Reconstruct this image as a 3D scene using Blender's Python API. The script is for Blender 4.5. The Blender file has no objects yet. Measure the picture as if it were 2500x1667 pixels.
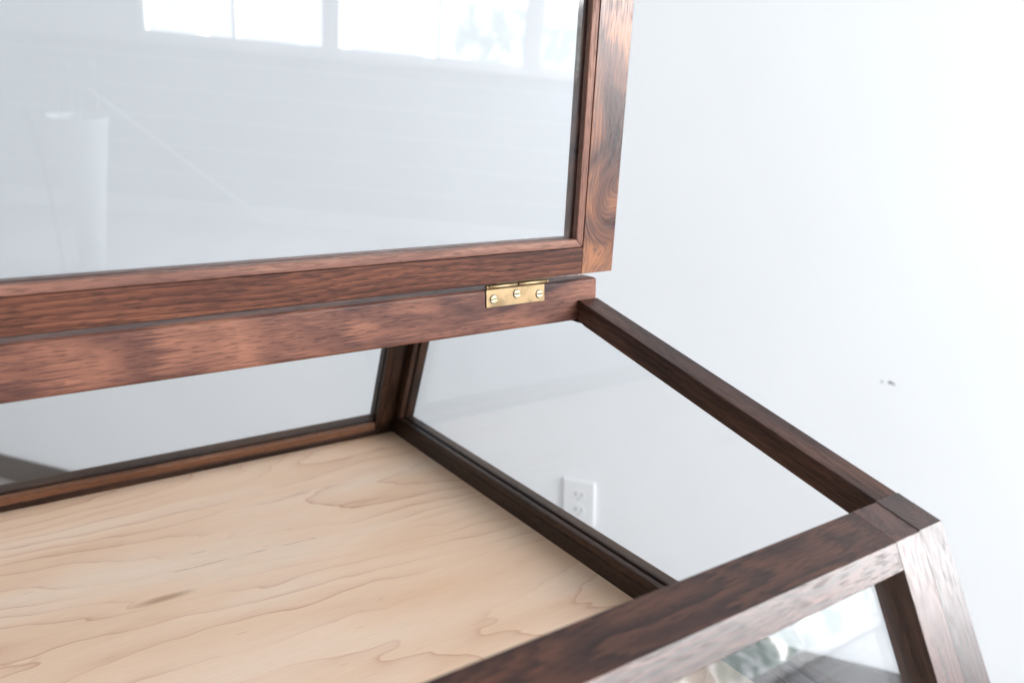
import bpy, bmesh, math, random
from mathutils import Matrix, Vector
random.seed(7)
SC = bpy.context.scene
COL = SC.collection

# ------------------------------------------------------------------ units
# geometry is laid out in "u" (camera height above the case floor = 1 u = 0.335 m), origin at the lens
U = 0.335
FLOOR_Z = -3.50
def W(p):
    return Vector((p[0]*U, p[1]*U, (p[2]-FLOOR_Z)*U))

# ------------------------------------------------------------------ camera
cam = bpy.data.cameras.new('camera')
cam.sensor_width = 36.0
cam.lens = 28.0056
cam.clip_start = 0.01
cam.clip_end = 100
right = Vector((0.83912595, -0.5439358, -0.00121981))
down = Vector((-0.13096361, -0.19985905, -0.9710329))
fwd = Vector((0.52793577, 0.81497865, -0.23894271))
cob = bpy.data.objects.new('camera', cam)
COL.objects.link(cob)
M = Matrix.Identity(4)
for i, a in enumerate((right, -down, -fwd)):
    for r in range(3):
        M[r][i] = a[r]
M.translation = W((0, 0, 0))
cob.matrix_world = M
SC.camera = cob
cam.dof.use_dof = True
cam.dof.focus_distance = 1.63*U
cam.dof.aperture_fstop = 7.1

# ------------------------------------------------------------------ light
world = bpy.data.worlds.new('World')
SC.world = world
world.use_nodes = True
bg = world.node_tree.nodes['Background']
bg.inputs[0].default_value = (0.92, 0.963, 1.0, 1)
bg.inputs[1].default_value = 0.49
WINDOW_LIGHT = 14.5
SKY = 1.45                      # open sky is brighter than the garden below it
SC.view_settings.view_transform = 'Standard'
SC.view_settings.look = 'None'
SC.view_settings.exposure = 0.58
SC.view_settings.gamma = 1.0
SC.cycles.use_denoising = True
SC.cycles.max_bounces = 7
SC.cycles.diffuse_bounces = 3
SC.cycles.glossy_bounces = 4
SC.cycles.transparent_max_bounces = 40
SC.cycles.sample_clamp_indirect = 8
SC.cycles.caustics_reflective = False
SC.cycles.caustics_refractive = False

# ------------------------------------------------------------------ node helpers
class NT:
    def __init__(s, name):
        s.m = bpy.data.materials.new(name)
        s.m.use_nodes = True
        s.t = s.m.node_tree
        s.t.nodes.clear()
        s.out = s.n('ShaderNodeOutputMaterial')
    def n(s, typ, **kw):
        nd = s.t.nodes.new(typ)
        for k, v in kw.items():
            setattr(nd, k, v)
        return nd
    def l(s, a, b):
        s.t.links.new(a, b)
    def setin(s, sock, v):
        if hasattr(v, 'is_linked') or isinstance(v, bpy.types.NodeSocket):
            s.l(v, sock)
        else:
            sock.default_value = v
    def math(s, op, a, b=None, c=None, clamp=False):
        nd = s.n('ShaderNodeMath', operation=op, use_clamp=clamp)
        s.setin(nd.inputs[0], a)
        if b is not None: s.setin(nd.inputs[1], b)
        if c is not None: s.setin(nd.inputs[2], c)
        return nd.outputs[0]
    def vmul(s, v, k):
        nd = s.n('ShaderNodeVectorMath', operation='MULTIPLY')
        s.setin(nd.inputs[0], v); nd.inputs[1].default_value = k
        return nd.outputs[0]
    def vadd(s, v, k):
        nd = s.n('ShaderNodeVectorMath', operation='ADD')
        s.setin(nd.inputs[0], v); s.setin(nd.inputs[1], k)
        return nd.outputs[0]
    def noise(s, v, scale=1.0, detail=2.0, rough=0.5, dist=0.0):
        nd = s.n('ShaderNodeTexNoise')
        s.l(v, nd.inputs['Vector'])
        nd.inputs['Scale'].default_value = scale
        nd.inputs['Detail'].default_value = detail
        nd.inputs['Roughness'].default_value = rough
        nd.inputs['Distortion'].default_value = dist
        return nd.outputs[0]
    def ramp(s, f, stops, interp='LINEAR'):
        nd = s.n('ShaderNodeValToRGB')
        cr = nd.color_ramp
        cr.interpolation = interp
        while len(cr.elements) > 1: cr.elements.remove(cr.elements[0])
        for i, (p, c) in enumerate(stops):
            e = cr.elements[0] if i == 0 else cr.elements.new(p)
            e.position = p
            e.color = (c[0], c[1], c[2], 1) if hasattr(c, '__len__') else (c, c, c, 1)
        s.l(f, nd.inputs[0])
        return nd.outputs[0]
    def mixc(s, f, a, b, typ='MIX'):
        nd = s.n('ShaderNodeMix', data_type='RGBA', blend_type=typ)
        s.setin(nd.inputs[0], f)
        for sk, v in ((nd.inputs[6], a), (nd.inputs[7], b)):
            if isinstance(v, tuple): sk.default_value = (*v, 1)
            else: s.l(v, sk)
        return nd.outputs[2]
    def bsdf(s, color, rough, spec=0.5, metal=0.0, bump=None, bstr=0.2, bdist=0.001):
        b = s.n('ShaderNodeBsdfPrincipled')
        if isinstance(color, tuple): b.inputs['Base Color'].default_value = (*color, 1)
        else: s.l(color, b.inputs['Base Color'])
        s.setin(b.inputs['Roughness'], rough)
        b.inputs['Specular IOR Level'].default_value = spec
        b.inputs['Metallic'].default_value = metal
        if bump is not None:
            bp = s.n('ShaderNodeBump')
            bp.inputs['Strength'].default_value = bstr
            bp.inputs['Distance'].default_value = bdist
            s.l(bump, bp.inputs['Height'])
            s.l(bp.outputs[0], b.inputs['Normal'])
        s.l(b.outputs[0], s.out.inputs[0])
        return b

def walnut(name, seed, dark, mid, light, fig=(9, 42, 42), dist=0.8, ring=120, ringamp=2.5, ringk=0.35, rough=0.34, bias=0.0, spec=0.22, gain=2.2, pore=.5, feather=.05, swirl=None):
    """oiled walnut; the board's local X runs along the grain (metres)"""
    t = NT(name)
    tc = t.n('ShaderNodeTexCoord').outputs['Object']
    if swirl:
        sx, sy, sig, amp = swirl
        dv = t.n('ShaderNodeVectorMath', operation='SUBTRACT'); t.l(tc, dv.inputs[0]); dv.inputs[1].default_value = (sx, sy, 0)
        fl2 = t.vmul(dv.outputs[0], (1/sig, 1.4/sig, 0))
        ln = t.n('ShaderNodeVectorMath', operation='LENGTH'); t.l(fl2, ln.inputs[0])
        an = t.math('MULTIPLY', t.math('POWER', 2.718, t.math('MULTIPLY', t.math('POWER', ln.outputs['Value'], 2.0), -1.0)), amp)
        vr = t.n('ShaderNodeVectorRotate', rotation_type='Z_AXIS')
        t.l(tc, vr.inputs['Vector']); vr.inputs['Center'].default_value = (sx, sy, 0); t.l(an, vr.inputs['Angle'])
        tc = vr.outputs[0]
    p = t.vadd(tc, (seed*1.37, seed*0.71, seed*0.53))
    # fibres: fine across the grain, long along it; they feather the edges of the figure
    fine = t.noise(t.vmul(p, (26, 1150, 1150)), 1, 2.5, .6, 0.1)
    cx = t.n('ShaderNodeCombineXYZ')
    t.l(t.math('MULTIPLY', t.math('SUBTRACT', fine, 0.5), feather*2.2), cx.inputs[0])
    pf = t.vadd(p, cx.outputs[0])
    warp = t.noise(t.vmul(pf, (6, 16, 16)), 1, 1.5, .5, 0.5)
    n1 = t.noise(t.vmul(pf, fig), 1, 2.0, .5, dist)
    sep = t.n('ShaderNodeSeparateXYZ'); t.l(p, sep.inputs[0])
    yz = t.math('ADD', t.math('MULTIPLY', sep.outputs[1], ring), t.math('MULTIPLY', sep.outputs[2], ring*0.8))
    ph = t.math('ADD', yz, t.math('MULTIPLY', warp, ringamp*3.0))
    rings = t.ramp(t.math('FRACT', ph), [(0.0, 0.0), (.10, .35), (.55, .75), (.88, 1.0), (1.0, 0.0)])
    fac = t.math('ADD', t.math('MULTIPLY_ADD', t.math('SUBTRACT', n1, 0.5), gain, 0.5+bias),
                 t.math('MULTIPLY', t.math('SUBTRACT', rings, 0.62), ringk))
    fac = t.math('ADD', fac, t.math('MULTIPLY', t.math('SUBTRACT', fine, 0.5), 0.85), clamp=True)
    col = t.ramp(fac, [(0.0, dark), (0.45, mid), (0.95, light)])
    # open pores: short dark dashes along the grain
    po = t.noise(t.vmul(p, (110, 1450, 1450)), 1, 0.5, .5, 0.15)
    pores = t.ramp(po, [(0.57, 0.0), (0.64, 1.0)])
    col = t.mixc(t.math('MULTIPLY', pores, pore), col, tuple(c*0.45 for c in dark))
    rg = t.math('MULTIPLY_ADD', pores, 0.15, t.math('MULTIPLY_ADD', n1, 0.08, rough-0.04))
    h = t.math('SUBTRACT', t.math('MULTIPLY', fine, 0.25), pores)
    t.bsdf(col, rg, spec, 0, h, 0.05, 0.0003)
    return t.m

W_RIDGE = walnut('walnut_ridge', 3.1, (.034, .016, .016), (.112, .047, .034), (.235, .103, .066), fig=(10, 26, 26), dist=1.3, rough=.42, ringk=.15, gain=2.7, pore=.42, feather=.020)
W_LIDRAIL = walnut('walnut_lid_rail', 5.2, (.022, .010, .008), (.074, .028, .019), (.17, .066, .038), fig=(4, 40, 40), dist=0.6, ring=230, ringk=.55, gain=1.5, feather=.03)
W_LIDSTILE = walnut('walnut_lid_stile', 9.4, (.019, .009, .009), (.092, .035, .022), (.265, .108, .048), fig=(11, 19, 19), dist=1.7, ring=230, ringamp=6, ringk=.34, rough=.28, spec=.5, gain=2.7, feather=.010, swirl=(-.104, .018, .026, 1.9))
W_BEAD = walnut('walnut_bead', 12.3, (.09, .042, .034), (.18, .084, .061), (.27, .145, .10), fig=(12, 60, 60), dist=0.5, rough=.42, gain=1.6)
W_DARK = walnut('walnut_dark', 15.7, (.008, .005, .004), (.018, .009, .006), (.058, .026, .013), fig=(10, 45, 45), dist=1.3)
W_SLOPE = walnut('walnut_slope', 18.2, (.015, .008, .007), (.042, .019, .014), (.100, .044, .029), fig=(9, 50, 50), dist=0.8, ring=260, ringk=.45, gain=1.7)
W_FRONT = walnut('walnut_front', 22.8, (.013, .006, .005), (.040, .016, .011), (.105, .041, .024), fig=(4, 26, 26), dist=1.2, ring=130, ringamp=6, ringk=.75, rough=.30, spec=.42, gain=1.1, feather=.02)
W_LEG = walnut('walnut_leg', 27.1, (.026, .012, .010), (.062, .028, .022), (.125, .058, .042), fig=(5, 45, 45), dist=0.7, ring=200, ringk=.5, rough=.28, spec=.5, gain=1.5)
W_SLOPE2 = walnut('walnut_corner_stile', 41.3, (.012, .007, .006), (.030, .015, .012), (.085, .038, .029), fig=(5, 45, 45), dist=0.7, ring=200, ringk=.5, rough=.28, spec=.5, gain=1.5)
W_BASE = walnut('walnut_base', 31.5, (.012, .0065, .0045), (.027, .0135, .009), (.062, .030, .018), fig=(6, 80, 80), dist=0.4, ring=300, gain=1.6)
W_BASELIT = walnut('walnut_base_bead', 35.5, (.065, .028, .016), (.125, .055, .030), (.19, .092, .052), fig=(6, 80, 80), dist=0.4, ring=300, gain=1.6)  # base walnut lightened in colour where light falls on the back bead

def on_floor(px, py):
    # place on the case floor (panel-local metres) seen at a place of the photograph
    v = right*((px-1250)/1944.83) + down*((py-833.5)/1944.83) + fwd
    v = v*(-1.0/v.z)
    return ((v.x+.14035)*U, (v.y-1.478)*U)
KNOT = on_floor(400, 1460)
STREAK = (*on_floor(398, 1402), *on_floor(770, 1312))
def maple():
    t = NT('maple_veneer')
    tc = t.n('ShaderNodeTexCoord').outputs['Object']
    p = t.vadd(tc, (0.83, 0.17, 0.0))
    sep = t.n('ShaderNodeSeparateXYZ'); t.l(p, sep.inputs[0])
    big = t.noise(t.vmul(p, (1.6, 4.6, 1)), 1, 1.3, .5, 0.35)
    mid = t.noise(t.vmul(p, (6, 17, 1)), 1, 1.5, .5, 0.3)
    jag = t.noise(t.vmul(p, (20, 60, 1)), 1, 1.5, .5, 0.0)
    h = t.math('MULTIPLY_ADD', big, 19.0, t.math('MULTIPLY', sep.outputs[1], 30.0))
    h = t.math('MULTIPLY_ADD', mid, 1.6, h)
    h = t.math('MULTIPLY_ADD', jag, 0.85, h)
    # a small pin knot the grain bends round
    sp = t.n('ShaderNodeSeparateXYZ'); t.l(tc, sp.inputs[0])
    kx = t.math('SUBTRACT', sp.outputs[0], KNOT[0]); ky = t.math('SUBTRACT', sp.outputs[1], KNOT[1])
    rr = t.math('SQRT', t.math('ADD', t.math('POWER', t.math('MULTIPLY', kx, 38.0), 2.0), t.math('POWER', t.math('MULTIPLY', ky, 170.0), 2.0)))
    kf = t.math('POWER', 2.718, t.math('MULTIPLY', t.math('POWER', rr, 2.0), -1.0))
    h = t.math('MULTIPLY_ADD', kf, 1.7, h)
    fr = t.math('FRACT', h)
    line = t.ramp(fr, [(0.0, 1.0), (0.03, 0.62), (0.10, 0.30), (0.40, 0.07), (0.65, 0.0), (0.955, 0.0), (0.985, 0.9), (1.0, 1.0)])
    fade = t.ramp(t.noise(t.vmul(p, (4, 8, 1)), 1, 2, .5), [(0.40, 0.10), (0.62, 1.0)])
    line = t.math('MULTIPLY', line, fade)
    blot = t.noise(t.vmul(p, (3.5, 14, 1)), 1, 3, .5, .4)
    base = t.ramp(blot, [(0.3, (.84, .565, .380)), (0.5, (.90, .650, .470)), (0.7, (.92, .715, .56))])
    col = t.mixc(t.math('MULTIPLY', line, 0.74), base, (.56, .255, .140))
    fib = t.noise(t.vmul(p, (40, 700, 1)), 1, 3, .6)
    col = t.mixc(0.3, col, t.mixc(1.0, col, t.ramp(fib, [(0.3, 0.86), (0.7, 1.14)]), 'MULTIPLY'))
    col = t.mixc(t.math('MULTIPLY', t.ramp(kf, [(.35, 0.0), (.95, 1.0)]), .6), col, (.33, .14, .055))
    # broken bark streak along the grain
    u = t.math('DIVIDE', t.math('SUBTRACT', sp.outputs[0], STREAK[0]), STREAK[2]-STREAK[0])
    ys = t.math('MULTIPLY_ADD', u, STREAK[3]-STREAK[1], STREAK[1])
    wob = t.math('MULTIPLY', t.math('SUBTRACT', t.noise(t.vmul(p, (30, 0, 0)), 1, 2, .5), .5), .004)
    dy = t.math('ABSOLUTE', t.math('SUBTRACT', t.math('SUBTRACT', sp.outputs[1], ys), wob))
    inside = t.math('MULTIPLY', t.math('GREATER_THAN', u, 0.0), t.math('LESS_THAN', u, 1.0))
    dash = t.ramp(t.noise(t.vmul(p, (38, 0, 0)), 1, 1, .5), [(.40, 0.0), (.50, 1.0)])
    sk = t.math('MULTIPLY', t.math('MULTIPLY', t.math('LESS_THAN', dy, .0006), inside), dash)
    col = t.mixc(t.math('MULTIPLY', sk, .55), col, (.30, .16, .07))
    fl = t.noise(t.vmul(p, (40, 300, 1)), 1, 0, .5)
    flk = t.ramp(fl, [(0.85, 0.0), (0.875, 1.0)])
    col = t.mixc(t.math('MULTIPLY', flk, 0.3), col, (.30, .15, .07))
    t.bsdf(col, 0.48, 0.4, 0, fib, 0.08, 0.0004)
    return t.m
M_MAPLE = maple()

def glass(name, haze):
    t = NT(name)
    geo = t.n('ShaderNodeNewGeometry')
    ior = t.math('MULTIPLY_ADD', geo.outputs['Backfacing'], (1/1.52)-1.52, 1.52)
    fr = t.n('ShaderNodeFresnel'); t.l(ior, fr.inputs[0])
    tr = t.n('ShaderNodeBsdfTransparent'); tr.inputs[0].default_value = (.986, .995, 1.0, 1)
    gl = t.n('ShaderNodeBsdfGlossy'); gl.inputs['Roughness'].default_value = 0.0
    mx = t.n('ShaderNodeMixShader')
    t.l(fr.outputs[0], mx.inputs[0]); t.l(tr.outputs[0], mx.inputs[1]); t.l(gl.outputs[0], mx.inputs[2])
    df = t.n('ShaderNodeBsdfDiffuse'); df.inputs[0].default_value = (.85, .87, .9, 1)  # pale diffuse film painted in for the veil of window light
    tc = t.n('ShaderNodeTexCoord').outputs['Object']
    dn = t.noise(t.vmul(tc, (4, 4, 4)), 1, 4, .65, .6)
    m2 = t.n('ShaderNodeMixShader')
    t.l(t.math('MULTIPLY', t.ramp(dn, [(.3, .35), (.75, 1.0)]), haze), m2.inputs[0])
    t.l(mx.outputs[0], m2.inputs[1]); t.l(df.outputs[0], m2.inputs[2])
    t.l(m2.outputs[0], t.out.inputs[0])
    return t.m
M_GLASS = glass('clear_glass', .012)
M_GLASS_LID = glass('dusty_lid_glass', .016)

def brass(name, base, rough):
    t = NT(name)
    tc = t.n('ShaderNodeTexCoord').outputs['Object']
    n = t.noise(t.vmul(tc, (90, 90, 90)), 1, 4, .6, .6)
    col = t.ramp(n, [(0.3, tuple(c*0.62 for c in base)), (0.5, base), (0.72, tuple(min(1, c*1.12) for c in base))])
    s = t.noise(t.vmul(tc, (60, 60, 2600)), 1, 2, .5)
    t.bsdf(col, t.math('MULTIPLY_ADD', n, 0.25, rough-0.1), 0.5, 1.0, s, 0.05, 0.0002)
    return t.m
M_BRASS = brass('aged_brass', (.27, .195, .11), 0.42)
M_SCREW = brass('bright_brass', (.74, .62, .38), 0.26)

def paint(name, col, rough=0.6, tex=0.0, spec=0.3):
    t = NT(name)
    tc = t.n('ShaderNodeTexCoord').outputs['Object']
    n = t.noise(t.vmul(tc, (1, 1, 1)), 260, 3, .6)
    big = t.noise(t.vmul(tc, (1, 1, 1)), 1.7, 3, .5)
    c = t.mixc(1.0, col, t.ramp(big, [(0.3, 1-.03*tex), (0.7, 1.0)]), 'MULTIPLY')
    t.bsdf(c, rough, spec, 0, n, 0.06*tex, 0.001)
    return t.m
M_WALL = paint('white_wall_paint', (.862, .885, .908), .65, 1.0)
M_BOARD = paint('pale_grey_board_paint', (.40, .415, .435), .5, 1.0)  # white boards greyed so the sunlight streak and groove lines look brighter
M_SHIP = paint('white_board_paint', (.84, .85, .86), .5, 1.0)
M_TRIM = paint('white_trim_paint', (.80, .81, .82), .4, .5)
M_PLASTIC = paint('white_outlet_plastic', (.82, .84, .86), .3, .1, .5)
M_SLOT = paint('dark_slot', (.035, .036, .038), .6)
M_BASEB = paint('charcoal_baseboard_paint', (.050, .052, .052), .5, .5)
M_SCUFF = paint('grey_scuff', (.16, .17, .19), .8)

def floorwood():
    t = NT('grey_floor_wood')
    tc = t.n('ShaderNodeTexCoord').outputs['Object']
    n = t.noise(t.vmul(tc, (2.5, 40, 1)), 1, 4, .6, .3)
    oi = t.n('ShaderNodeObjectInfo').outputs['Random']
    c = t.ramp(n, [(0.3, (.34, .335, .33)), (0.7, (.50, .49, .48))])
    c = t.mixc(1.0, c, t.ramp(oi, [(0, .8), (1, 1.15)]), 'MULTIPLY')
    t.bsdf(c, .16, .5, 0, n, .04, .001)
    return t.m
M_FLOOR = floorwood()

def window_light(name, strength, seed, leaf):
    """what shows through the panes: overexposed daylight with pale foliage"""
    t = NT(name)
    tc = t.n('ShaderNodeTexCoord').outputs['Object']
    p = t.vadd(tc, (seed, seed*.7, 0))
    n = t.noise(t.vmul(p, (8, 8, 6)), 1, 3, .6, .4)
    v = t.noise(t.vmul(p, (6, 6, .4)), 1, 1, .5)
    lf = t.ramp(n, [(0.46, 0.0), (0.56, 1.0)])
    vs = t.ramp(v, [(0.40, 0.0), (0.45, 1.0)])
    # garden fence and shrubs low down, open sky above them
    sz = t.n('ShaderNodeSeparateXYZ'); t.l(tc, sz.inputs[0])
    low = t.n('ShaderNodeMapRange'); low.clamp = True
    t.l(t.math('MULTIPLY_ADD', n, .25, t.math('MULTIPLY', sz.outputs[2], -1.0)), low.inputs[0])
    for k, q in enumerate((-.32, -.16, 1.0, 0.0)): low.inputs[1+k].default_value = q
    vs = t.math('MULTIPLY', vs, low.outputs[0]); lf = t.math('MULTIPLY', lf, low.outputs[0])
    c = t.mixc(t.math('MULTIPLY', vs, 0.85), (1.0, 1.0, 1.0), (.15, .16, .175))
    c = t.mixc(t.math('MULTIPLY', lf, leaf), c, (.085, .115, .108))
    c = t.mixc(low.outputs[0], (SKY, SKY, SKY*1.02), c)
    e = t.n('ShaderNodeEmission')
    t.l(c, e.inputs[0]); e.inputs[1].default_value = strength
    t.l(e.outputs[0], t.out.inputs[0])
    return t.m

# ------------------------------------------------------------------ object helpers
def empty(name, p=None, parent=None, label=None, cat=None, group=None, kind=None):
    o = bpy.data.objects.new(name, None)
    o.empty_display_size = 0.05
    COL.objects.link(o)
    if p is not None: o.matrix_world = Matrix.Translation(W(p))
    if parent is not None: attach(o, parent)
    tag(o, label, cat, group, kind)
    return o
def tag(o, label=None, cat=None, group=None, kind=None):
    for k, v in (('label', label), ('category', cat), ('group', group), ('kind', kind)):
        if v: o[k] = v
    return o
WM = {}
def attach(o, parent):
    mw = o.matrix_world.copy()
    o.parent = parent
    pm = WM.get(parent.name, parent.matrix_world)
    o.matrix_parent_inverse = pm.inverted()
    WM[o.name] = mw

def mesh_obj(name, verts, faces, origin, axes, mat, parent=None, bevel=0.0, seg=2, smooth=False):
    """verts in u (lens space); axes = local x,y,z unit vectors; local x is the grain"""
    ax = [Vector(a).normalized() for a in axes]
    m = Matrix.Identity(4)
    for i in range(3):
        for r in range(3): m[r][i] = ax[i][r]
    m.translation = W(origin)
    inv = m.inverted()
    me = bpy.data.meshes.new(name)
    me.from_pydata([inv @ W(v) for v in verts], [], faces)
    bm = bmesh.new(); bm.from_mesh(me)
    bmesh.ops.recalc_face_normals(bm, faces=bm.faces)
    bm.to_mesh(me); bm.free()
    me.materials.append(mat)
    o = bpy.data.objects.new(name, me)
    COL.objects.link(o)
    o.matrix_world = m
    WM[o.name] = m.copy()
    if parent is not None: attach(o, parent)
    if smooth:
        for f in me.polygons: f.use_smooth = True
    if bevel > 0:
        b = o.modifiers.new('edge', 'BEVEL')
        b.width = bevel; b.segments = seg; b.limit_method = 'ANGLE'; b.angle_limit = math.radians(30)
        for f in me.polygons: f.use_smooth = True
        wn = o.modifiers.new('wn', 'WEIGHTED_NORMAL'); wn.keep_sharp = False
    return o

def prism(name, fr, poly, c0, c1, ext, grain, mat, parent, bevel=0.0009, seg=2):
    """fr = (origin, e0, e1, e2); poly in the two axes other than `ext`, extruded from c0 to c1 along axis `ext`.
    c0/c1 may be lists (one per polygon corner) to cut an end at an angle. grain = index of the axis the grain follows, or a vector"""
    o, E = Vector(fr[0]), [Vector(e) for e in fr[1:]]
    ab = [i for i in range(3) if i != ext]
    n = len(poly)
    L0 = c0 if isinstance(c0, (list, tuple)) else [c0]*n
    L1 = c1 if isinstance(c1, (list, tuple)) else [c1]*n
    def pt(q, c):
        return o + E[ab[0]]*q[0] + E[ab[1]]*q[1] + E[ext]*c
    vs = [pt(q, c) for q, c in zip(poly, L0)] + [pt(q, c) for q, c in zip(poly, L1)]
    fs = [list(range(n))[::-1], list(range(n, 2*n))] + [[i, (i+1) % n, n+(i+1) % n, n+i] for i in range(n)]
    gx = E[grain].normalized() if isinstance(grain, int) else Vector(grain).normalized()
    other = min(E, key=lambda v: abs(v.normalized().dot(gx)))
    gz = gx.cross(other).normalized(); gy = gz.cross(gx)
    cen = sum(vs, Vector())/len(vs)
    return mesh_obj(name, vs, fs, cen, (gx, gy, gz), mat, parent, bevel, seg)

def boxf(name, fr, a, b, c, grain, mat, parent, bevel=0.0009, seg=2):
    return prism(name, fr, [(a[0], b[0]), (a[1], b[0]), (a[1], b[1]), (a[0], b[1])], c[0], c[1], 2, grain, mat, parent, bevel, seg)

WORLD = ((0, 0, 0), (1, 0, 0), (0, 1, 0), (0, 0, 1))

# ------------------------------------------------------------------ the setting
NV = Vector((.8468, .5319, 0)); NV.normalize()          # into the back wall
DV = Vector((.5319, -.8468, 0)); DV.normalize()         # towards the window wall
WALL_D = 5.0
WIN_E = 11.6
# frame (a = towards back wall, e = towards windows, z)
ROOM = ((0, 0, 0), NV, DV, (0, 0, 1))
wall = boxf('wall', ROOM, (WALL_D, WALL_D+.3), (-14, WIN_E+.3), (FLOOR_Z, 6.0), 1, M_WALL, None, 0)
tag(wall, 'plain white painted wall behind the display case', kind='structure')
bb = boxf('baseboard', ROOM, (WALL_D-.045, WALL_D-.0005), (-14, WIN_E), (FLOOR_Z+.002, -3.232), 1, M_BASEB, wall, 0.002)
bb['label'] = 'charcoal painted baseboard'
def wall_pt(px, py):
    """point of the back wall seen at a place of the photograph (2500 px wide)"""
    v = right*((px-1250)/1944.83) + down*((py-833.5)/1944.83) + fwd
    return v*(WALL_D/v.dot(NV))
def nick(px, py, w, h, tilt):
    c = wall_pt(px, py)
    n = 10
    vs = []
    for ring, dep in ((1.0, -.0008), (.55, -.0022)):
        for i in range(n):
            a = 2*math.pi*i/n
            rr = ring*(1+.25*math.sin(3*a+px))
            x, y = w*rr*math.cos(a), h*rr*math.sin(a)
            x, y = x*math.cos(tilt)-y*math.sin(tilt), x*math.sin(tilt)+y*math.cos(tilt)
            vs.append(c + DV*x + Vector((0, 0, 1))*y + NV*dep)
    fs = [[i, (i+1) % n, n+(i+1) % n, n+i] for i in range(n)] + [list(range(n, 2*n))]
    mesh_obj('scuff', vs, fs, c, (DV, (0, 0, 1), -NV), M_SCUFF, wall)
nick(2176, 935, .022, .0075, -.35)
nick(2153, 932, .007, .006, 0)

fl = boxf('floor', ROOM, (-34, WALL_D), (-14, WIN_E), (FLOOR_Z-.2, FLOOR_Z-.004), 0, M_FLOOR, None, 0)
tag(fl, 'grey wooden floor of the room', kind='structure')
i = 0
a = -9.0
PW = .42
while a < WALL_D-.02:
    b = min(a+PW, WALL_D-.002)
    e = -14+random.random()*3
    first = True
    e0 = -14
    while e0 < WIN_E-.01:
        e1 = min(WIN_E-.002, e0 + (random.uniform(3.5, 7)))
        o = boxf('floorboard', ROOM, (a+.004, b-.004), (e0+.004, e1-.004), (FLOOR_Z-.02, FLOOR_Z), 1, M_FLOOR, fl, 0)
        e0 = e1
    a += PW

# window wall: white boards below and beside three wide windows
wwall = boxf('window_wall', ROOM, (-9, WALL_D), (WIN_E+.06, WIN_E+.3), (FLOOR_Z, -.62), 0, M_SHIP, None, 0)
tag(wwall, 'white boarded wall under the windows, mirrored in the glass', kind='structure')
z = FLOOR_Z+.3
boxf('skirting', ROOM, (-9, WALL_D-.05), (WIN_E-.03, WIN_E+.058), (FLOOR_Z+.002, z-.006), 0, M_TRIM, wwall, .002)
while z < -.64:
    z1 = min(z+.47, -.622)
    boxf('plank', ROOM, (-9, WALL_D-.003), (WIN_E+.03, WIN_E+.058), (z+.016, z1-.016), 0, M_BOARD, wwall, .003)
    z += .47
WTOP = 4.0
wins = [(-4.37, -2.93, -1.50), (-1.22, .38, 1.79), (2.10, 3.50, 4.80)]
for (p0, p1) in ((-9, -4.62), (-1.39, -1.33), (1.91, 1.98), (4.92, WALL_D)):
    boxf('pier', ROOM, (p0, p1-.002), (WIN_E+.005, WIN_E+.3), (-.618, WTOP+.1), 2, M_SHIP, wwall, .002)
boxf('lintel', ROOM, (-9, WALL_D-.002), (WIN_E+.003, WIN_E+.3), (WTOP+.102, 6.0), 0, M_SHIP, wwall, .002)
WL = ['leftmost of three bright windows mirrored in the lid glass', 'middle of three bright windows mirrored in the lid glass', 'rightmost bright window mirrored in the lid glass, next the corner']
for wi, (w0, wm, w1) in enumerate(wins):
    c = ROOM[1]*((w0+w1)/2) + ROOM[2]*WIN_E
    wn = empty('window', (c.x, c.y, -.45), None, WL[wi], 'window', 'windows in the boarded wall')
    x0, x1 = (w0-.24 if wi == 0 else w0-.10), w1+.11
    zb, zt = -.44, WTOP
    boxf('sill', ROOM, (x0-.02, x1+.005), (WIN_E-.10, WIN_E+.20), (-.60, -.535), 0, M_TRIM, wn, .003)
    boxf('frame_rail', ROOM, (x0, x1), (WIN_E+.02, WIN_E+.2), (-.533, zb), 0, M_TRIM, wn, .003)
    boxf('frame_rail', ROOM, (x0, x1), (WIN_E+.02, WIN_E+.2), (zt, zt+.1), 0, M_TRIM, wn, .003)
    for s0, s1 in ((x0, w0), (w1, x1)):
        boxf('frame_stile', ROOM, (s0, s1), (WIN_E+.02, WIN_E+.2), (zb+.002, zt-.002), 2, M_TRIM, wn, .003)
    boxf('mullion', ROOM, (wm-.025, wm+.025), (WIN_E+.05, WIN_E+.2), (zb+.002, zt-.002), 2, M_TRIM, wn, .003)
    for q0, q1, sd in ((w0, wm-.025, 1), (wm+.025, w1, 2)):
        boxf('pane', ROOM, (q0+.002, q1-.002), (WIN_E+.12, WIN_E+.14), (zb+.003, zt-.003), 0,
             window_light('daylight_%d_%d' % (wi, sd), WINDOW_LIGHT, wi*3.3+sd*1.7, (0.0, .95, .9)[wi] if not (wi == 1 and sd == 1) else .1), wn, 0)

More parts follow.
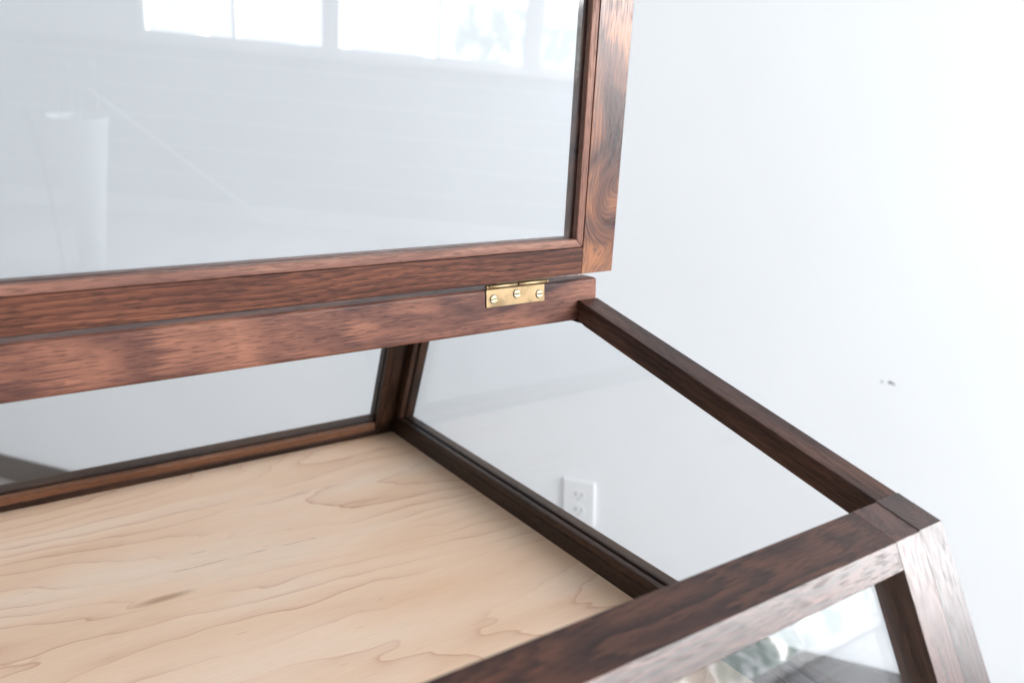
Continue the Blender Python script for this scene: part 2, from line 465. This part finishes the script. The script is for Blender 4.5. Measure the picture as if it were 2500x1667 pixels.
# unseen fourth window added in the outlet's wall; its glow gives the leg sheen
c = ROOM[1]*WALL_D + ROOM[2]*10.0
wn = empty('window', (c.x, c.y, -.45), None, 'tall bright corner window in the white wall, mirrored in the front leg', 'window')
RB = ((0, 0, 0), DV, NV, (0, 0, 1))
e0, e1, zb, zt = 8.3, 11.3, -1.1, WTOP
boxf('sill', RB, (e0-.12, e1+.12), (WALL_D-.14, WALL_D-.001), (zb-.18, zb-.1), 0, M_TRIM, wn, .003)
boxf('frame_rail', RB, (e0-.1, e1+.1), (WALL_D-.06, WALL_D-.001), (zb-.098, zb), 0, M_TRIM, wn, .003)  # bottom rail of the added window
boxf('frame_rail', RB, (e0-.1, e1+.1), (WALL_D-.06, WALL_D-.001), (zt, zt+.1), 0, M_TRIM, wn, .003)  # top rail of the added window
for s0, s1 in ((e0-.1, e0), (10.0-.025, 10.0+.025), (e1, e1+.1)):
    boxf('frame_stile', RB, (s0, s1), (WALL_D-.06, WALL_D-.001), (zb+.002, zt-.002), 2, M_TRIM, wn, .003)
for q0, q1 in ((e0, 9.975), (10.025, e1)):
    boxf('pane', RB, (q0+.002, q1-.002), (WALL_D-.03, WALL_D-.01), (zb+.003, zt-.003), 0, window_light('daylight_corner_%d' % int(q0), WINDOW_LIGHT, 7.7+q0, .2), wn, 0)

# ------------------------------------------------------------------ things the lid glass mirrors
def revolve(name, prof, c, mat, parent=None, n=28, sx=1.0):
    vs, fs = [], []
    for (r, z) in prof:
        for k in range(n):
            an = 2*math.pi*k/n
            q = c + NV*(r*math.cos(an)) + DV*(r*sx*math.sin(an))
            vs.append((q.x, q.y, z))
    for j in range(len(prof)-1):
        for k in range(n):
            fs.append([j*n+k, j*n+(k+1) % n, (j+1)*n+(k+1) % n, (j+1)*n+k])
    fs.append(list(range(n)))
    o = mesh_obj(name, vs, fs, (c.x, c.y, prof[0][1]), (NV, DV, (0, 0, 1)), mat, parent, 0, 2, True)
    return o
def tube(name, pts, r, mat, parent=None, n=10):
    vs, fs = [], []
    P = [Vector(p) for p in pts]
    for i, p in enumerate(P):
        d = (P[min(i+1, len(P)-1)]-P[max(i-1, 0)]).normalized()
        s0 = d.cross(Vector((.3, .2, .93))).normalized(); s1 = d.cross(s0)
        for k in range(n):
            an = 2*math.pi*k/n
            vs.append(p + s0*(r*math.cos(an)) + s1*(r*math.sin(an)))
    for i in range(len(P)-1):
        for k in range(n):
            fs.append([i*n+k, i*n+(k+1) % n, (i+1)*n+(k+1) % n, (i+1)*n+k])
    fs += [list(range(n)), [(len(P)-1)*n+k for k in range(n)]]
    return mesh_obj(name, vs, fs, tuple(P[0]), ((1, 0, 0), (0, 1, 0), (0, 0, 1)), mat, parent, 0, 2, True)
M_SUNSTREAK = paint('white_enamel', (.86, .87, .88), .3, .1, .5)
M_PAIL = paint('pale_grey_enamel', (.62, .64, .66), .45, .1, .4)
M_CORD = paint('black_rubber', (.03, .03, .032), .5)
M_CHROME = NT('polished_steel'); M_CHROME.bsdf((.75, .76, .78), 0.15, .5, 1.0); M_CHROME = M_CHROME.m
bc = ROOM[1]*(-4.02) + ROOM[2]*8.5
bn = empty('bin', (bc.x, bc.y, FLOOR_Z), None, 'tall tapered white bin with steel handles, mirrored at the left of the lid glass', 'bin')
revolve('bin_body', [(.14, FLOOR_Z+.004), (.155, FLOOR_Z+.05), (.355, -1.50), (.375, -1.46), (.375, -1.43), (.35, -1.43), (.33, -1.52), (.14, FLOOR_Z+.08)], bc, M_PAIL, bn)
for hx in (-.13, .19):
    q = bc + ROOM[1]*hx
    pts = []
    for k in range(15):
        an = math.pi*k/14
        w = q + ROOM[1]*(.10*math.cos(math.pi-an))
        pts.append((w.x, w.y, -1.43 + .55 + .16*math.sin(an) if 0 < k < 14 else -1.46))
    tube('handle', pts, .016, M_CHROME, bn)
pts = []
for k in range(19):
    f = k/18
    w = ROOM[1]*(-4.62+.42*f+.05*math.sin(f*5)) + ROOM[2]*(8.35-.15*f)
    pts.append((w.x, w.y, -1.35 - 2.13*f))
for k in range(1, 12):
    w = ROOM[1]*(-4.20+.05*k) + ROOM[2]*(8.2-.28*k)
    pts.append((w.x, w.y, FLOOR_Z+.02))
tag(tube('cord', pts, .022, M_CORD), 'dark cord hanging down to the floor beside the white bin, mirrored in the lid', 'cord')
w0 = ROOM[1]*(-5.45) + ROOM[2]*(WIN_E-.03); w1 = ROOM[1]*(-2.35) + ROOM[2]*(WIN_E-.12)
lv = [(w0.x, w0.y, -1.38), (w1.x, w1.y, FLOOR_Z+.03)]  # white strip stands in for a streak of sunlight across the boards
tag(tube('lath', [Vector(lv[0]).lerp(Vector(lv[1]), k/8) for k in range(9)], .034, M_SUNSTREAK), 'thin white lath leaning slantwise on the boarded wall, mirrored in the lid', 'lath')

# ------------------------------------------------------------------ wall outlet
oc = wall_pt(1415, 1224)
OUT = (oc - NV*0.0005, DV, (0, 0, 1), -NV)
outlet = empty('wall_outlet', (oc.x, oc.y, oc.z), None, 'white duplex wall outlet seen through the right glass side', 'outlet')
hw, hh = .118, .169
pl = prism('cover_plate', OUT, [(-hw, -hh), (hw, -hh), (hw, hh), (-hw, hh)], 0, .022, 2, 1, M_PLASTIC, outlet, .0022, 3)
for sgn in (1, -1):
    cz = sgn*.058
    pts = []
    for k in range(20):
        an = 2*math.pi*k/20
        x, y = .050*math.cos(an), .050*math.sin(an)
        pts.append((x, cz+max(-.042, min(.042, y))))
    rc = prism('receptacle', OUT, pts, .0205, .0245, 2, 1, M_PLASTIC, outlet, .0005, 2)
    for sx, hgt in ((-.022, .014), (.022, .011)):
        prism('slot', OUT, [(sx-.004, cz+.008-hgt), (sx+.004, cz+.008-hgt), (sx+.004, cz+.008+hgt), (sx-.004, cz+.008+hgt)],   .0243, .0250, 2, 1, M_SLOT, rc, 0)
    gp = [(  .0065*math.cos(2*math.pi*k/10), cz-.025+.0065*math.sin(2*math.pi*k/10)) for k in range(10)]
    prism('ground_hole', OUT, gp,   .0243, .0250, 2, 1, M_SLOT, rc, 0)
sp = [(.009*math.cos(2*math.pi*k/12), .009*math.sin(2*math.pi*k/12)) for k in range(12)]
prism('plate_screw', OUT, sp, .0215, .0245, 2, 1, M_PLASTIC, outlet, .0004)

# ------------------------------------------------------------------ display case
XI, XO = 1.1106, 1.1693            # inner and outer face of the right side
XL = -1.45                          # outer face of the left side
T = .0587                           # board thickness
LEAN = .47
YF0, ZE = .586, -.5645              # front eave
DY = T/math.cos(math.atan(LEAN))
ZB = -1.075                         # underside of the base
def yF(z): return YF0 + LEAN*(z-ZE)
def yBi(z): return 2.5095 - LEAN*(z+1)
def yBo(z): return yBi(z)+DY
SL = .2545
RY0, RY1 = 1.4377, 1.4964           # ridge rail faces
RZT, RZB = -.2986, -.3955
def zS(y): return -.3464 + SL*(y-RY0)                 # top of the front slope
YBE = yBo(ZE)
SLB = (-.3464-ZE)/(YBE-RY1)
def zSb(y): return -.3464 - SLB*(y-RY1)               # top of the back slope

case = empty('display_case', (-.14, 1.478, ZB), None,
             'walnut and glass tabletop display case with gabled top, open lid and maple floor', 'display case')

ridge = prism('ridge_rail', WORLD, [(RY0, RZB), (RY1, RZB), (RY1, RZT), (RY0, RZT)], XL, XO, 0, 0, W_RIDGE, case, .0026, 3)
ridge['label'] = 'reddish walnut ridge board carrying the hinge'
bp = prism('bottom_panel', WORLD, [(yF(-1)+DY-.006, -1.03), (yBi(-1)+.006, -1.03), (yBi(-1)+.006, -1.0), (yF(-1)+DY-.006, -1.0)], XL+T-.006, XI+.006, 0, 0, M_MAPLE, case, 0)
bp['label'] = 'pale maple veneer floor panel with cathedral grain'

BW, BD, GT = .022, .018, .009       # bead width and depth, glass thickness
YC = (2.5095 + yF(-1)+DY)/2

def side_frame(mirror):
    def X(x): return (XL+XO)-x if mirror else x
    sf = empty('side_frame', (X(XO), YC, ZB), case)
    lo, hi = X(XI), X(XO)
    def yz(name, poly, x0, x1, grain, mat, bevel=.0009):
        a, b = sorted((X(x0), X(x1)))
        return prism(name, WORLD, poly, a, b, 0, grain, mat, sf, bevel)
    e = .0001
    # stiles (front and back), leaning
    zt0, zt1 = zS(YF0), zS(YF0+DY)
    def top_of(s):   # where the leaning line yF+s meets the slope
        y = YF0+s
        for _ in range(20):
            y = yF(zS(y))+s
        return (y, zS(y))
    a0, a1 = top_of(0), top_of(DY)
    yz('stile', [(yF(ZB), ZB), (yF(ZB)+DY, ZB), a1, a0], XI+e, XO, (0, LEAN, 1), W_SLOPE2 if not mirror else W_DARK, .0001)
    def top_b(s):
        y = YBE-s
        for _ in range(20):
            y = yBo(zSb(y))-s
        return (y, zSb(y))
    b0, b1 = top_b(0), top_b(DY)
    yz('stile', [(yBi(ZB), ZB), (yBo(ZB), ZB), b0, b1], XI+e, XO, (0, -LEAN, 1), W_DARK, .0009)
    # sloping top rails
    h = .0512
    yz('slope_rail', [(a1[0]+.0005, a1[1]), (RY0-.0006, zS(RY0)), (RY0-.0006, zS(RY0)-h+.0045), (RY0-.026, zS(RY0-.026)-h),
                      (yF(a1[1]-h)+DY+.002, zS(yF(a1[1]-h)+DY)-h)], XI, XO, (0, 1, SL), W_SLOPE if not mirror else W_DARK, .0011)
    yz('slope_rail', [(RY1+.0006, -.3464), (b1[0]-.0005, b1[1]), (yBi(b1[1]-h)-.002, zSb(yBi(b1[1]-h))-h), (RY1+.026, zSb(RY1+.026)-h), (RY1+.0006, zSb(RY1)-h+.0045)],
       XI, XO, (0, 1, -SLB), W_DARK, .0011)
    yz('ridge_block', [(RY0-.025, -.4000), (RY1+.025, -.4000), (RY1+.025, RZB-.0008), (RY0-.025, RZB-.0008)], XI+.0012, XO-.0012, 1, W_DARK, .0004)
    # base rail with rebate for the glass
    zo, zr = -.934, -.934-BW
    f0 = lambda z: yF(z)+DY+.0006
    g0 = lambda z: yBi(z)-.0006
    yz('base_rail', [(f0(ZB), ZB), (g0(ZB), ZB), (g0(zr), zr), (f0(zr), zr)], XI, XO, 1, W_BASE, .0009)
    yz('base_lip', [(f0(zr), zr+.0003), (g0(zr), zr+.0003), (g0(zo), zo), (f0(zo), zo)], XI+BD+GT+.0006, XO-.0003, 1, W_BASE, .0007)
    yz('bead', [(f0(zr), zr+.0006), (g0(zr), zr+.0006), (g0(zo), zo), (f0(zo), zo)], XI+.0006, XI+BD, 1, W_BASE, .0008)
    # stops along the leaning stiles
    bw = .030
    for nm, x0, x1, m in (('stile_bead', XI+.0008, XI+BD, W_BASE), ('stile_lip', XI+BD+GT+.0006, XO-.0004, W_DARK)):
        zt = -.62
        yz(nm, [(yBi(zo+.001)-.0006-bw, zo+.001), (yBi(zo+.001)-.0006, zo+.001), (yBi(zt)-.0006, zt), (yBi(zt)-.0006-bw, zt)], x0, x1, (0, -LEAN, 1), m, .0009)
        zt = -.64
        yz(nm, [(yF(zo+.001)+DY+.0006, zo+.001), (yF(zo+.001)+DY+.0006+bw, zo+.001), (yF(zt)+DY+.0006+bw, zt), (yF(zt)+DY+.0006, zt)], x0, x1, (0, LEAN, 1), m, .0009)
    # glass
    zg = zr+.002
    k = .012
    yz('glass_pane', [(yF(zg)+DY+.002, zg), (yBi(zg)-.002, zg), (yBi(-.60)-.002, -.60), (RY1, zSb(RY1)-h+k-.006), (RY0, zS(RY0)-h+k-.006), (yF(-.60)+DY+.004, -.60)],
       XI+BD+.0004, XI+BD+GT, 1, M_GLASS, 0)
    return sf
side_frame(False)
side_frame(True)

# front and back leaning frames; local axes: x, s down the face, d into the case
def end_frame(front):
    cs = math.cos(math.atan(LEAN)); sn = math.sin(math.atan(LEAN))
    if front:
        fr = ((0, YF0, ZE), (1, 0, 0), (0, -sn, -cs), (0, cs, -sn)); dirs = Vector((0, 1, SL))
    else:
        fr = ((0, YBE, ZE), (1, 0, 0), (0, sn, -cs), (0, -cs, -sn)); dirs = Vector((0, -1, SLB))
    dirs.normalize()
    es, ed = Vector(fr[2]), Vector(fr[3])
    kk = dirs.dot(es)/dirs.dot(ed)               # s per d along the sloping top
    ef = empty('front_frame' if front else 'back_frame', (-.14, YF0 if front else YBE, ZB), case)
    def s_at(z, d): return (ZE - ed.z*0 + d*ed.z - z)/cs if True else 0
    sb = lambda d: (ZE + d*ed.z - ZB)/cs
    xr = 1.0495 if front else 1.0625
    sw = XI - xr
    e = .0001
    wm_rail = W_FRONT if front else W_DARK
    # top rail
    s_open = .041
    for_rail = [(0, 0), (s_open, 0), (s_open, T), (kk*T, T)]
    prism('top_rail', fr, for_rail, XL+T+sw+e, XI-sw-e, 0, 0, wm_rail, ef, .0004)
    # stiles
    for m in (False, True):
        x0, x1 = (xr, XI-e) if not m else (XL+T+e, XL+T+sw)
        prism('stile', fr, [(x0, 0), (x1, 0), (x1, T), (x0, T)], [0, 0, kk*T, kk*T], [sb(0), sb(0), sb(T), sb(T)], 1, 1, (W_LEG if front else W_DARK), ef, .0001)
    xa, xb = XL+T+sw+e, XI-sw-e
    if front:
        so = (ZE-.025-(-.934))/cs
        prism('base_rail', fr, [(so, 0), (sb(0), 0), (sb(T), T), (so, T)], xa, xb, 0, 0, W_BASE, ef, .0009)
        boxf('glass_pane', fr, (xa-.01, xb+.01), (s_open-.01, so+.01), (.032, .032+GT), 0, M_GLASS, ef, 0)
    else:
        s1, s2 = .4017, .4315
        prism('base_rail', fr, [(s2, 0), (sb(0), 0), (sb(T), T), (s2, T)], xa, xb, 0, 0, W_BASE, ef, .0009)
        prism('base_lip', fr, [(s1, 0), (s2-.0004, 0), (s2-.0004, T-BD-GT-.0006), (s1, T-BD-GT-.0006)], xa, xb, 0, 0, W_DARK, ef, .0007)
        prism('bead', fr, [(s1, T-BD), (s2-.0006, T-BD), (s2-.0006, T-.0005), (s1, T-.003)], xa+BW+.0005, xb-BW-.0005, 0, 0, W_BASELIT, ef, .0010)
        for m in (False, True):
            x0, x1 = (xb-BW, xb) if not m else (xa, xa+BW)
            prism('stile_bead', fr, [(x0, T-BD), (x1, T-BD), (x1, T-.0005), (x0, T-.003)] if not m else [(x0, T-BD), (x1, T-BD), (x1, T-.003), (x0, T-.0005)],
                  s_open+.0005, s2-.0008, 1, 1, W_BASE, ef, .0010)
            prism('stile_lip', fr, [(x0, 0.0003), (x1, 0.0003), (x1, T-BD-GT-.0006), (x0, T-BD-GT-.0006)], s_open+.0005, s1-.0005, 1, 1, W_DARK, ef, .0007)
        boxf('glass_pane', fr, (xa+.003, xb-.003), (s_open-.006, s2-.004), (T-BD-GT, T-BD-.0004), 0, M_GLASS, ef, 0)
end_frame(True)
end_frame(False)

# lids: local axes x, s away from the hinge, d from the underside face to the top
def lid(name, P0, es, ed, label, main):
    fr = (P0, (1, 0, 0), es, ed)
    TH = .050
    L = .868
    ld = empty(name, ((XL+XO)/2, P0[1], P0[2]), case)
    if label: ld['label'] = label
    e = .0005
    xr, wr, bw = 1.0822, .0595, .0185      # stile inner edge, rail width, bead width
    xl = (XL+XO)-xr
    rs, rr = (W_LIDSTILE, W_LIDRAIL)
    d1 = BD+GT
    for m in (False, True):
        if not m:
            lipx = xr-bw
            prism('stile', fr, [(xr, 0), (XO, 0), (XO, TH), (lipx, TH), (lipx, d1), (xr, d1)], 0, L, 1, 1, rs, ld, .0005)
            prism('bead', fr, [(xr-bw, .002), (xr-.0012, .0006), (xr-.0012, BD), (xr-bw, BD)], [wr+bw, wr+.0006, wr+.0006, wr+bw], [L-wr-bw, L-wr-.0006, L-wr-.0006, L-wr-bw], 1, 1, W_BEAD, ld, .0007)
        else:
            lipx = xl+bw
            prism('stile', fr, [(XL, 0), (xl, 0), (xl, d1), (lipx, d1), (lipx, TH), (XL, TH)], 0, L, 1, 1, rs, ld, .0005)
            prism('bead', fr, [(xl+bw, .002), (xl+.0012, .0006), (xl+.0012, BD), (xl+bw, BD)], [wr+bw, wr+.0006, wr+.0006, wr+bw], [L-wr-bw, L-wr-.0006, L-wr-.0006, L-wr-bw], 1, 1, W_BEAD, ld, .0007)
    for m in (False, True):
        S = (lambda s: L-s) if m else (lambda s: s)
        prism('rail', fr, [(S(0), 0), (S(wr), 0), (S(wr), d1), (S(wr+bw), d1), (S(wr+bw), TH), (S(0), TH)], xl+e*.2, xr-e*.2, 0, 0, rr, ld, .0004)
        xa = [xl+bw, xl+.0016, xl+.0016, xl+bw]; xb = [xr-bw, xr-.0016, xr-.0016, xr-bw]
        prism('bead', fr, [(S(wr+bw), .0020), (S(wr+.0010), .0006), (S(wr+.0010), BD), (S(wr+bw), BD)], xa, xb, 0, 0, W_BEAD, ld, .0007)
    boxf('glass_pane', fr, (xl+.002, xr-.002), (wr+.002, L-wr-.002), (BD+.0002, BD+GT), 0, M_GLASS_LID, ld, 0)
    return ld
lid('lid', (0, 1.3874, -.2776), (0, -.0837, .9965), (0, .9965, .0837), 'raised walnut lid frame with a clear glass pane', True)
nb = Vector((0, 1, -SLB)).normalized()
nu = Vector((0, SLB, 1)).normalized()
pb = Vector((0, RY1+.002, -.3464+.0012)) 
lid('back_lid', tuple(pb), tuple(nb), tuple(nu), 'closed lid on the far slope behind the ridge', False)

# straight legs under the base
for lx in (XL+.12, XO-.12-.12):
    for ly in (yF(ZB)+.10, yBo(ZB)-.22):
        prism('leg', WORLD, [(lx, ly), (lx+.12, ly), (lx+.12, ly+.12), (lx, ly+.12)], FLOOR_Z+.001, ZB-.0005, 2, 2, W_LEG, case, .003)

# ------------------------------------------------------------------ brass hinge
hinge = empty('hinge', (.94, RY0, -.3185), case)
hinge['label'] = 'small brass butt hinge with three slotted screws'
HX0, HX1 = .8645, 1.0162
HF = ((0, RY0, 0), (1, 0, 0), (0, 0, 1), (0, -1, 0))       # x, z, outwards
leaf = prism('leaf', HF, [(HX0, -.3385), (HX1, -.3385), (HX1, -.2935), (.9405, -.2935), (.9405, -.2992), (HX0, -.2992)], -.004, .0028, 2, 0, M_BRASS, hinge, .0002, 1)
rim = .0016
prism('mortise', HF, [(HX0-rim, -.3385-rim), (HX1+rim*.6, -.3385-rim), (HX1+rim*.6, -.3005), (HX0-rim, -.3005)], -.003, .00025, 2, 0, W_DARK, hinge, 0)  # dark plate drawing the shadow line round the leaf
KY, KZ, KR = RY0-.0072, -.2930, .0062
def barrel(name, x0, x1, r, mat, seg=20):
    vs, fs = [], []
    prof = [(x0, r*.78), (x0+.0012, r), (x1-.0012, r), (x1, r*.78)]
    for (x, rr) in prof:
        for k in range(seg):
            a = 2*math.pi*k/seg
            vs.append((x, KY+rr*math.cos(a), KZ+rr*math.sin(a)))
    for j in range(3):
        for k in range(seg):
            fs.append([j*seg+k, j*seg+(k+1) % seg, (j+1)*seg+(k+1) % seg, (j+1)*seg+k])
    fs.append(list(range(seg))); fs.append([3*seg+k for k in range(seg)])
    o = mesh_obj(name, vs, fs, ((x0+x1)/2, KY, KZ), ((1, 0, 0), (0, 1, 0), (0, 0, 1)), mat, hinge)
    for f in o.data.polygons:
        f.use_smooth = len(f.vertices) == 4
    return o
barrel('knuckle', .8655, .9395, KR, M_BRASS)
barrel('knuckle', .9415, 1.0150, KR, M_BRASS)
barrel('pin', .8595, .8652, KR*.86, M_BRASS)
barrel('pin', 1.0153, 1.0205, KR*.86, M_BRASS)
# leaf on the lid edge
pz = [(HX0, .0), (HX1, .0), (HX1, .036), (HX0, .036)]
prism('leaf', ((0, 1.3874, -.2776), (1, 0, 0), (0, .9965, .0837), (0, -.0837, .9965)), [(HX0, .004), (HX1, .004), (HX1, .040), (HX0, .040)], -.0022, .003, 2, 0, M_BRASS, hinge, .0002, 1)
for sx, sz, rot in ((.8824, -.3213, .10), (.9421, -.3150, .02), (1.0016, -.3212, .03)):
    r, gap = .0086, .0021
    # countersunk dark ring + two half discs either side of the slot
    n = 24
    base = [(sx+r*1.0*math.cos(2*math.pi*k/n), sz+r*1.0*math.sin(2*math.pi*k/n)) for k in range(n)]
    ringp = [(sx+r*1.16*math.cos(2*math.pi*k/n), sz+r*1.16*math.sin(2*math.pi*k/n)) for k in range(n)]
    sc = prism('screw', HF, base, .0020, .0036, 2, 0, M_SLOT, hinge, 0)
    rim = prism('countersink', HF, ringp, .0018, .00295, 2, 0, M_SLOT, sc, 0)
    for sg in (1, -1):
        pts = []
        a0 = math.asin(gap/2/r)
        for k in range(13):
            a = a0 + (math.pi-2*a0)*k/12
            x, y = r*math.cos(a), sg*r*math.sin(a)
            pts.append((sx+x*math.cos(rot)-y*math.sin(rot), sz+x*math.sin(rot)+y*math.cos(rot)))
        prism('screw_head', HF, pts, .0034, .0054, 2, 0, M_SCREW, sc, .0003, 2)
